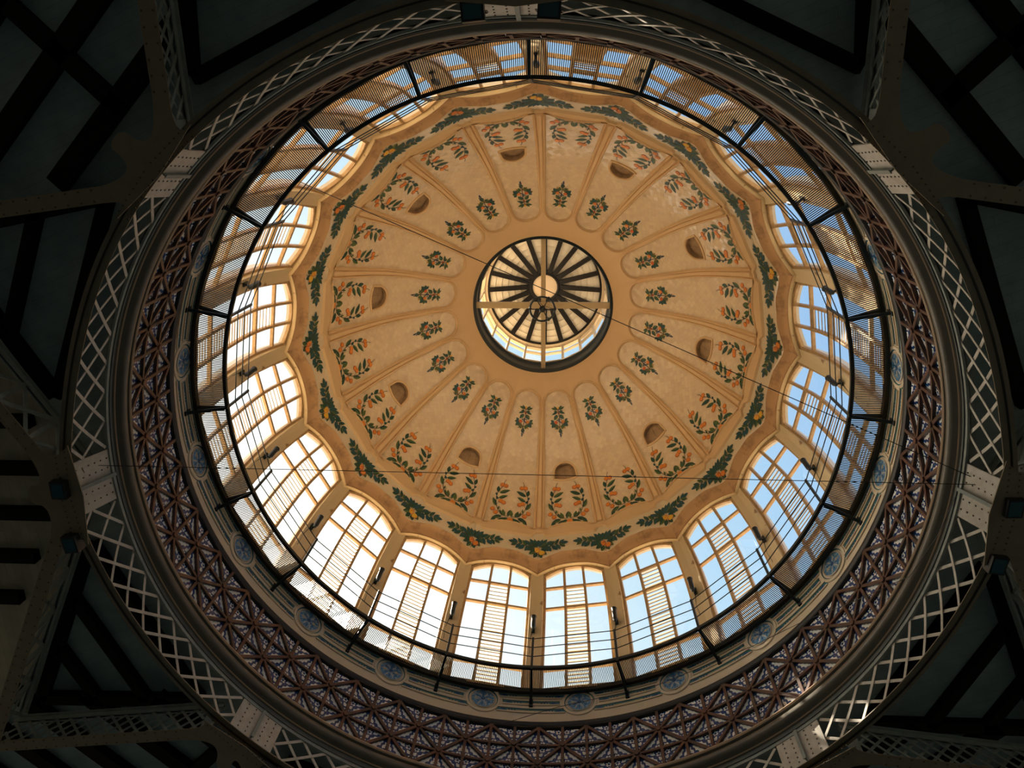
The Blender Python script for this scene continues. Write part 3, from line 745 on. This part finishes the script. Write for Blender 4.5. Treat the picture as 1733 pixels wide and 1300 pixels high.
part('hanger', b.mesh('hanger'), t)

# ------------------------------------------------------------------ gallery walkway
gal = empty('gallery_walkway', (0,0,21.2)); tag(gal, 'dark iron maintenance walkway with grating floor and cable railing inside the windows', 'walkway')
def gpart(name, me, rot=0):
    o = part(name, me, gal, rot); o.location = (0,0,0); return o
GI, GO, GH = 8.97, 9.90, 21.28
b = MB(M['iron'])
nb = 56
for k in range(nb):
    az = 18*(k+.5)/nb; d = dirv(az); b.box(d*((GI+GO)/2)+Vector((0,0,GH)), d*(GO-GI)/2, Vector((math.cos(az*D),math.sin(az*D),0))*.0105, (0,0,.015))
me_gr = b.mesh('grating', (0,0,21.2))
b = MB(M['iron']); d = dirv(0); z = lambda h: Vector((0,0,h)); tx = Vector((1,0,0))
b.bar(d*8.96+z(21.2), d*8.90+z(22.72), .075, .05, d)
me_post = b.mesh('railing_post', (0,0,21.2))
b = MB(M['iron']); b.bar(d*8.93+z(21.20), d*9.97+z(21.20), .085, .06); b.bar(d*9.0+z(21.14), d*9.99+z(20.72), .085, .06); b.box(d*9.97+z(20.78), d*.03, tx*.06, z(.16))
me_br = b.mesh('bracket', (0,0,21.2))
for k in range(20): gpart('grating', me_gr, 18*k); gpart('railing_post', me_post, 18*k); gpart('bracket', me_br, 18*k)
b = MB(M['iron']); b.lathe([(8.93,21.22),(9.03,21.22),(9.03,21.33),(8.93,21.33),(8.93,21.22)], 200); gpart('inner_rim', b.mesh('inner_rim', (0,0,21.2)))
b = MB(M['iron']); b.lathe([(9.84,21.16),(9.96,21.16),(9.96,21.34),(9.84,21.34),(9.84,21.16)], 200); gpart('outer_rim', b.mesh('outer_rim', (0,0,21.2)))
for hh, rr in ((21.78,8.94),(22.22,8.92),(22.66,8.90)):
    b = MB(M['iron']); b.tube([dirv(18*k)*rr+z(hh) for k in range(20)], .016, 6, closed=True); gpart('rail_cable', b.mesh('rail_cable', (0,0,21.2)))

# spotlights on the piers
base_s = dirv(0)*9.70+Vector((0,0,24.3))
b = MB(M['iron']); b.box(dirv(0)*9.70+z(24.25), tx*.06, (0,.03,0), (0,0,.16)); b.bar(dirv(0)*9.70+z(24.2), dirv(0)*9.48+z(24.1), .05, .05)
sm1 = b.mesh('mount', base_s)
b = MB(M['iron']); b.tube([dirv(0)*9.48+z(24.0), dirv(0)*9.46+z(24.1), dirv(0)*9.45+z(24.55), dirv(0)*9.44+z(24.68)], [.05,.085,.085,.105], 12)
sm2 = b.mesh('lamp_body', base_s, smooth=40)
b = MB(M['cable']); b.tube([dirv(0.3)*9.74+z(24.1), dirv(.7)*9.77+z(23.6), dirv(.5)*9.80+z(23.1), dirv(.8)*9.86+z(22.4)], .014, 5)
sm3 = b.mesh('flex', base_s)
for k in range(20):
    t = empty('pier_spotlight', rotz(base_s, 18*k+.35), 18*k+.35)
    tag(t, 'small dark cylindrical spotlight on the window pier '+place(18*k), 'spotlight', 'spotlights on the drum piers')
    part('mount', sm1, t); part('lamp_body', sm2, t); part('flex', sm3, t)

# ------------------------------------------------------------------ ring girder on eight nodes
HL, HU, RU = 15.78, 16.76, 9.93
RL = [(-24,9.98),(0,10.12),(24,10.0),(45,10.02),(67,10.03),(78,10.12),(88,10.30),(94,10.32),(103,10.18),(116,10.02),(136,9.93)]
def rl(az):
    a = az % 360
    if a > 180: a = 360-a
    return spline(RL, a) if a < 136 else 9.93
gir = empty('ring_girder', (0,0,15.7)); tag(gir, 'pale steel lattice ring girder carrying the dome on eight plated nodes', 'girder')
def rp(name, b, parent=None, label=None, smooth=False):
    o = part(name, b.mesh(name, (0,0,15.7), smooth=smooth), parent or gir, label=label)
    return o
b = MB(M['steelbrown'], M['darktrim'])
for prof, mi in (([(0,0),(.28,0),(.28,.02),(.10,.02),(.10,.10),(.07,.10),(.07,.02),(0,.02),(0,0)],0),([(.14,-.035),(.17,-.035),(.17,-.0),(.14,-.0),(.14,-.035)],1)):
    rows = [[dirv(a*1.5)*(rl(a*1.5)+p[0])+Vector((0,0,HL-.04+p[1])) for p in prof] for a in range(241)]; b.grid(rows, mi)
rp('lower_chord', b)
b = MB(M['steelgrey'], M['steelwhite'])
rows = [[dirv(a*1.5)*(RU+p[0])+Vector((0,0,HU+p[1])) for p in ((-.03,-.10),(0,-.10),(.03,-.10),(.03,0),(.2,0),(.2,.03),(-.03,.03),(-.03,-.10))] for a in range(241)]; b.grid(rows, 0)
rp('upper_chord', b)
PW = 3.75
def gp(az, t): return dirv(az)*lerp(rl(az)+.05, RU+.02, t)+Vector((0,0,lerp(HL, HU-.04, t)))
for n in range(8):
    c = 45*n
    b = MB(M['steelwhite'], M['rivet'])
    nb_ = 9; a0, a1 = c+PW, c+45-PW; cell = (a1-a0)/nb_; dz = cell*1.55
    for fam in (1,-1):
        for q in range(-3, nb_+4):
            s0 = a0+cell*(q+.5); e0 = s0+fam*dz       # from bottom to top
            ts = [t for t in [k/12 for k in range(13)] if a0-.2 <= lerp(s0,e0,t) <= a1+.2]
            if len(ts) < 2: continue
            t0, t1 = ts[0], ts[-1]
            if a0 < s0 < a1 and t0 > 0: pass
            segs = 4
            for k in range(segs):
                ta, tb = lerp(t0,t1,k/segs), lerp(t0,t1,(k+1)/segs)
                off = dirv(lerp(s0,e0,(ta+tb)/2))*(.012*fam)
                b.bar(gp(lerp(s0,e0,ta),ta)+off, gp(lerp(s0,e0,tb),tb)+off, .075, .014, dirv(s0))
    rp('lattice_web', b)
    # node plate with stiffener and rivets
    b = MB(M['steelwhite'], M['rivet'])
    rows = [[dirv(a)*(lerp(rl(a)+.05,RU+.02,t)-.035)+Vector((0,0,lerp(HL-.03,HU-.03,t))) for t in (0,.5,1)] for a in [c-PW+2*PW*k/8 for k in range(9)]]
    b.grid(rows, 0)
    rows2 = [[p+dirv(c)*.03 for p in r_] for r_ in rows]; b.grid(rows2, 0)
    nrm = dirv(c)
    for da in (-2.6,-1.2,1.2,2.6):
        for q in range(6):
            t = (q+.6)/6.4; p = dirv(c+da)*(lerp(rl(c+da)+.05,RU+.02,t)-.04)+Vector((0,0,lerp(HL,HU-.04,t))); b.box(p, Vector((math.cos(c*D),math.sin(c*D),0))*.016, (0,0,.016), nrm*.01, 1)
    pl = rp('node_plate', b, label='pale riveted plate')
    b = MB(M['steelgrey']); b.bar(dirv(c)*(rl(c)-.04)+z(HL), dirv(c)*(RU-.05)+z(HU-.06), .035, .10, dirv(c)); b.bar(dirv(c)*(rl(c)-.08)+z(HL), dirv(c)*(RU-.09)+z(HU-.06), .09, .02, dirv(c))
    o = part('stiffener', b.mesh('stiffener', (0,0,15.7)), pl)

# ------------------------------------------------------------------ star of roof girders
HF = 15.52
def node(n): return dirv(45*n)*(10.25 if n % 2 == 0 else 10.0)
TIPS = {(0,1):(6.6,-14.0),(0,-1):(-6.8,-14.0),(90,1):(13.7,7.2),(90,-1):(13.6,-6.0),(180,1):(-6.7,14.0),(180,-1):(6.7,14.0),(270,1):(-13.8,-6.0),(270,-1):(-13.9,7.4)}
START = {45:(6.75,-6.95),135:(7.1,6.5),225:(-7.1,6.55),315:(-6.75,-6.9)}
arms = []; ndirs = {n: [] for n in range(8)}
for c in (0, 90, 180, 270):
    for s_ in (1,-1):
        tip = Vector((*TIPS[(c,s_)],0)); nc = node(c//45); nn_ = ((c+s_*45)//45) % 8; nd = Vector((*START[45*nn_],0))
        arms.append((nc, tip, 'warren', c//45, 1)); arms.append((nd+(tip-nd).normalized()*.85, tip, 'lattice', nn_, 1))
        ndirs[c//45].append((nc, tip)); ndirs[nn_].append((nd, tip))
clockn = {0:'top',45:'upper right',90:'right',135:'lower right',180:'bottom',225:'lower left',270:'left',315:'upper left'}
for nd, tip, kind, c, s_ in arms:
    d = (tip-nd); Ln = d.length; dn = d.normalized(); side = Vector((-dn.y, dn.x, 0)); HTOP = 16.5 if kind == 'lattice' else 16.75
    ang = math.degrees(math.atan2(dn.y, dn.x)); st = .35 if kind == 'lattice' else .5
    t = empty('roof_girder', (nd.x, nd.y, HF), ang)
    az_n = 45*c
    az_t = math.degrees(math.atan2(tip.x, -tip.y)) % 360
    where = clockn[az_n]
    turn = 'clockwise' if ((az_t-az_n+540) % 360-180) > 0 else 'anticlockwise'
    lab = ('close-meshed lattice' if kind == 'lattice' else 'open braced')+' steel roof girder leaving the '+where+' node of the ring, the '+turn+' one'
    tag(t, lab, 'girder', 'roof girders around the dome')
    X = Vector((1,0,0)); Y = Vector((0,1,0)); Z = Vector((0,0,1)); b = MB(M['steelbrown'], M['rivet'])
    b.box((Ln/2,0,0), X*Ln/2, Y*.165, Z*.012)
    for q in range(int(Ln/.28)):
        for yy in (-.11,.11): b.box((.3+q*.28,yy,-.016), X*.017, Y*.017, Z*.008, 1)
    part('bottom_flange', b.mesh('bottom_flange'), t, label='brown riveted flange plate')
    b = MB(M['steelgrey']); H = HTOP-HF
    for yy in (-.04,.04): b.box((Ln/2,yy,.06), X*Ln/2, Y*.008, Z*.05)
    b.box((Ln/2,0,H), X*Ln/2, Y*.14, Z*.012)
    for yy in (-.05,.05): b.box((Ln/2,yy,H-.06), X*Ln/2, Y*.012, Z*.06)
    part('top_chord', b.mesh('top_chord'), t)
    b = MB(M['steelgrey'])
    if kind == 'lattice':
        cell = .40; n_ = int((Ln-st)/cell)
        for q in range(-3, n_+4):
            for fam in (1,-1):
                x0 = st+q*cell; x1 = x0+fam*(H-.1)*.95; z0, z1 = .08, H-.08
                pts = [(lerp(x0,x1,k/8), lerp(z0,z1,k/8)) for k in range(9)]; pts = [p for p in pts if st-.05 <= p[0] <= Ln+.05]
                if len(pts) > 1: b.bar((pts[0][0],.02*fam,pts[0][1]), (pts[-1][0],.02*fam,pts[-1][1]), .07, .012, Y)
        b.box((st*.55,0,H/2), X*st*.45, Y*.02, Z*(H/2-.02))
    else:
        n_ = 6; stp = (Ln-st)/n_
        for q in range(n_):
            x0 = st+q*stp; x1 = x0+stp
            b.bar((x0,0,.05),(x0,0,H-.05), .10, .10, Y)
            if q % 2 == 0: b.bar((x0,.03,.06),(x1,.03,H-.06), .09, .05, Y); b.bar((x0,-.03,H-.06),(x1,-.03,.06), .09, .03, Y)
            else: b.bar((x0,.03,H-.06),(x1,.03,.06), .09, .05, Y); b.bar((x0,-.03,.06),(x1,-.03,H-.06), .09, .03, Y)
    part('web', b.mesh('web'), t)
# node gussets
def bez(p, c, q, n=10): return [(lerp(lerp(p[0],c[0],t),lerp(c[0],q[0],t),t), lerp(lerp(p[1],c[1],t),lerp(c[1],q[1],t),t)) for t in [k/n for k in range(n+1)]]
for n in range(8):
    c = 45*n; card = (n % 2 == 0); nd = node(n); rad = dirv(c); tan = Vector((math.cos(c*D), math.sin(c*D), 0))
    w_ = .165; la = 1.5 if not card else 1.2; stub = .98 if not card else .95; e0 = -.30 if card else -.04; halves = {}
    for st_, tip in ndirs[n]:
        dn = (tip-st_).normalized(); sg = 1 if dn.dot(tan) > 0 else -1
        o_ = st_-nd; ox, oy = o_.dot(tan)*sg, o_.dot(rad); da, dr = dn.dot(tan)*sg, dn.dot(rad)
        inner = (ox+da*la+dr*w_, oy+dr*la-da*w_); outer_ = (ox+da*la-dr*w_, oy+dr*la+da*w_)
        half = [(.0,e0),(1.25,e0+.12)]+bez((1.25,e0+.12),(ox+da*.8+dr*w_, oy+dr*.8-da*w_),inner,5)[1:]
        half += bez(outer_, (ox+da*.25,oy+.5 if not card else .45), (.22,stub-.04), 12)+[(.10,stub+.04)]
        halves[sg] = half
    poly = halves[1]+[(-x_, y_) for x_, y_ in halves[-1][::-1]][:-1]
    b = MB(M['steelbrown'], M['rivet'])
    b.extrude([tan*x_+rad*y_+Vector((0,0,-.03)) for x_, y_ in poly][::-1], (0,0,.024))
    for q in range(8):
        for s_ in (1,-1):
            for e_ in (0,1): p = tan*(s_*(.12+.14*q))+rad*(.0+.22*e_-.012*q)+Vector((0,0,-.035)); b.box(p, (.016,0,0), (0,.016,0), (0,0,.008), 1)
    o = part('gusset_plate', b.mesh('gusset_plate')); o.location = (nd.x, nd.y, HF)
    tag(o, 'brown riveted gusset plate under the '+clockn[c]+' node of the ring girder', 'gusset plate', 'gusset plates under the ring nodes')

# ------------------------------------------------------------------ roof boards and joists outside the ring
HC = 17.05
def tri_boards(n):
    b = MB(M['plank'], M['plank2'])
    tiplist = []
    return b
b = MB(M['plank'], M['roof'])
rows = [[dirv(a*3)*10.0+z(HC), dirv(a*3)*15.6+z(HC), dirv(a*3)*40+z(HC+.3)] for a in range(121)]
b.grid(rows, 0)
rows = [[dirv(a*3)*10.5+z(HC+.5), dirv(a*3)*40+z(HC+.6)] for a in range(121)]; b.grid(rows, 1)
o = part('roof', b.mesh('roof_deck', (0,0,HC), smooth=False)); o.location = (0,0,HC); o.name = 'ceiling_boards'
tag(o, 'dark boarded roof deck spreading out around the dome', 'ceiling', kind='structure')
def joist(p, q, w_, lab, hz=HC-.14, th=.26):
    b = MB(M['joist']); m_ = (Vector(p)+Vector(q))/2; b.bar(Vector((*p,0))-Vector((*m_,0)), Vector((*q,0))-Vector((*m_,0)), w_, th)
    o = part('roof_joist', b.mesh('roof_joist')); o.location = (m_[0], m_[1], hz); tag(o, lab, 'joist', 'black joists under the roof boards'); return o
def v2(v): return Vector((v.x, v.y))
for c in (0,90,180,270):
    for s_ in (1,-1):
        nc, nd, tip = v2(node(c//45)), v2(node((c+s_*45)//45 % 8)), Vector(TIPS[(c,s_)])
        G = (nc+nd+tip)/3; az_g = c+s_*22.5
        nm = {22.5:'right of top',337.5:'left of top',67.5:'above right',112.5:'below right',157.5:'right of bottom',202.5:'left of bottom',247.5:'below left',292.5:'above left'}[az_g % 360]
        mid = (nc+nd)/2; nrm = (tip-mid).normalized()
        def onedge(A, off):       # where a line parallel to nc-nd at distance off cuts A-tip
            dd = (tip-A); k = off/dd.dot(((nd-nc).orthogonal().normalized() if (nd-nc).orthogonal().dot(dd) > 0 else -(nd-nc).orthogonal().normalized())); return A+dd*k
        for i_, (off, w_) in enumerate(((1.5,.26),(2.9,.26),(4.2,.26))):
            a, e_ = onedge(nc, off), onedge(nd, off)
            ed = (e_-a).normalized()*.35; joist(a+ed, e_-ed, w_, 'black joist %s the ring in the bay %s' % (('nearest','second from','farthest from')[i_], nm))
        for A, ww in ((nc,'cardinal'),(nd,'diagonal')):
            a = onedge(A, 1.5); ins = (G-a).normalized()*.34; e_ = tip
            joist(a+ins, tip+(G-tip).normalized()*.7, .30, 'black edge joist beside the %s girder in the bay %s' % ('open braced' if ww == 'cardinal' else 'lattice', nm))
# joists outside the diagonal nodes (parallel to the ring) and outside the cardinal nodes (radial)
for c in (45,135,225,315):
    nd = v2(node(c//45)); rad, tan = v2(dirv(c)), v2(Vector((math.cos(c*D), math.sin(c*D), 0)))
    for i_ in range(5):
        q = 1.9+1.45*i_; hw = min(q, 7.5)*1.02+.35
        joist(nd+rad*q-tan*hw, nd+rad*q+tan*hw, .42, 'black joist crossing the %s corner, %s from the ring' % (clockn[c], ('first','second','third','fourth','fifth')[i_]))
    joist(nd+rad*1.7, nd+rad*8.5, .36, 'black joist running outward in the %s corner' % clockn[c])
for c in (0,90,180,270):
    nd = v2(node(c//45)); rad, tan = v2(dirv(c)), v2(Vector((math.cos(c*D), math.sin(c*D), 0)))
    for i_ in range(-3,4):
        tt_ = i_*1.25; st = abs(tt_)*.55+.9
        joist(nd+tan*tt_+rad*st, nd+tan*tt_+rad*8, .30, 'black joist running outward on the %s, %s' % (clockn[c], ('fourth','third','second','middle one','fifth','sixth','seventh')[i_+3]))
# brown planks in the cardinal bays
b = MB(M['plank2'])
for c in (0,90,180,270):
    nd = node(c//45)+dirv(c)*.4; p1, p2 = Vector((*TIPS[(c,1)],0)), Vector((*TIPS[(c,-1)],0)); e1, e2 = p1+dirv(c)*9, p2+dirv(c)*9
    b.face([v+Vector((0,0,HC-.01)) for v in (nd, p1, e1, e2, p2)])
o = part('ceiling_side_bays', b.mesh('side_bays', (0,0,HC))); o.location = (0,0,HC); tag(o, 'brownish roof boards in the four bays beyond the side nodes', 'ceiling', kind='structure')

# ------------------------------------------------------------------ floodlights
for lab, az, rr, hh in (('left of the two black floodlights at the top node',355.5,9.93,15.70),('right of the two black floodlights at the top node',3.5,9.93,15.70),
        ('upper black floodlight on the left ring node',271.2,10.40,15.45),('lower black floodlight on the left ring node',263.6,10.46,15.45),
        ('upper black floodlight on the right ring node',88.8,10.38,15.5),('lower black floodlight on the right ring node',96.4,10.36,15.5),('black floodlight beside the lower left ring node',220.0,10.25,15.5)):
    t = empty('floodlight', dirv(az)*rr+z(hh), az); tag(t, lab, 'floodlight', 'floodlights hung from the ring girder')
    b = MB(M['black']); b.box((0,0,0),(.21,0,0),(0,.17,0),(0,0,.15)); b.box((0,0,.17),(.17,0,0),(0,.12,0),(0,0,.05))
    for q in range(5): b.box((-.16+.08*q,0,.20),(.01,0,0),(0,.13,0),(0,0,.05))
    part('housing', b.mesh('housing'), t)
    b = MB(M['lamp_glass'], M['black']); b.box((0,0,-.152),(.17,0,0),(0,.13,0),(0,0,.006)); part('glass', b.mesh('glass'), t)
    b = MB(M['black']); b.bar((-.24,0,0),(-.24,0,.3),.04,.012,(0,1,0)); b.bar((.24,0,0),(.24,0,.3),.04,.012,(0,1,0)); b.bar((-.24,0,.3),(.24,0,.3),.04,.012); part('bracket', b.mesh('bracket'), t)

# ------------------------------------------------------------------ long cables
def cable(pts, r, lab, sag=0):
    P_ = [Vector(p) for p in pts]
    if len(P_) == 2: P_ = [P_[0].lerp(P_[1], k/20)-Vector((0,0,sag*4*(k/20)*(1-k/20))) for k in range(21)]
    b = MB(M['cable']); o0 = P_[0]; b.tube([p-o0 for p in P_], r, 5); o = part('cable', b.mesh('cable')); o.location = o0; tag(o, lab, 'cable', 'thin cables strung across the dome'); return o
cable([dirv(316)*8.95+z(21.5), dirv(88)*10.1+z(16.5)], .011, 'thin black cable slanting from upper left across the dome to the right node')
cable([dirv(272)*10.1+z(16.4), dirv(88.5)*10.1+z(16.4)], .009, 'thin black cable running straight across the lower dome from side to side', .0)
cable([dirv(a)*9.62+z(h) for a, h in ((90,16.3),(97,16.6),(105,17.0),(115,18.3),(126,19.5),(137,20.1),(156,20.4),(175,20.2),(185,19.4))], .009, 'thin black cable drooping around the lower right of the drum')
cable([dirv(a)*(rl(a)-.1)+z(h) for a, h in ((272.5,16.0),(270,16.2),(268,16.5),(265,16.75))], .009, 'short black cable over the left node plate')

# ------------------------------------------------------------------ hall below: floor and walls
def slab(name, o_, ax, ay, az_, m, lab, cat):
    b = MB(m); b.box((0,0,0), ax, ay, az_); o = part(name, b.mesh(name)); o.location = o_; tag(o, lab, cat, kind='structure')
slab('floor', (0,0,-1.7), (30,0,0), (0,30,0), (0,0,.1), M['floor'], 'stone floor of the market hall below the dome', 'floor')
for nm, p, ax, ay in (('wall_left',(-30,0,0),(.15,0,0),(0,30,0)),('wall_right',(30,0,0),(.15,0,0),(0,30,0)),('wall_top',(0,-30,0),(30,0,0),(0,.15,0)),('wall_bottom',(0,30,0),(30,0,0),(0,.15,0))):
    b = MB(M['hall'])
    b.box((0,0,4.1), ax, ay, (0,0,5.9)); b.box((0,0,15.6), ax, ay, (0,0,1.9))      # open clerestory between the two
    o = part(nm, b.mesh(nm)); o.location = p; tag(o, 'outer wall of the market hall on the %s side, open clerestory above' % nm[5:], 'wall', kind='structure')
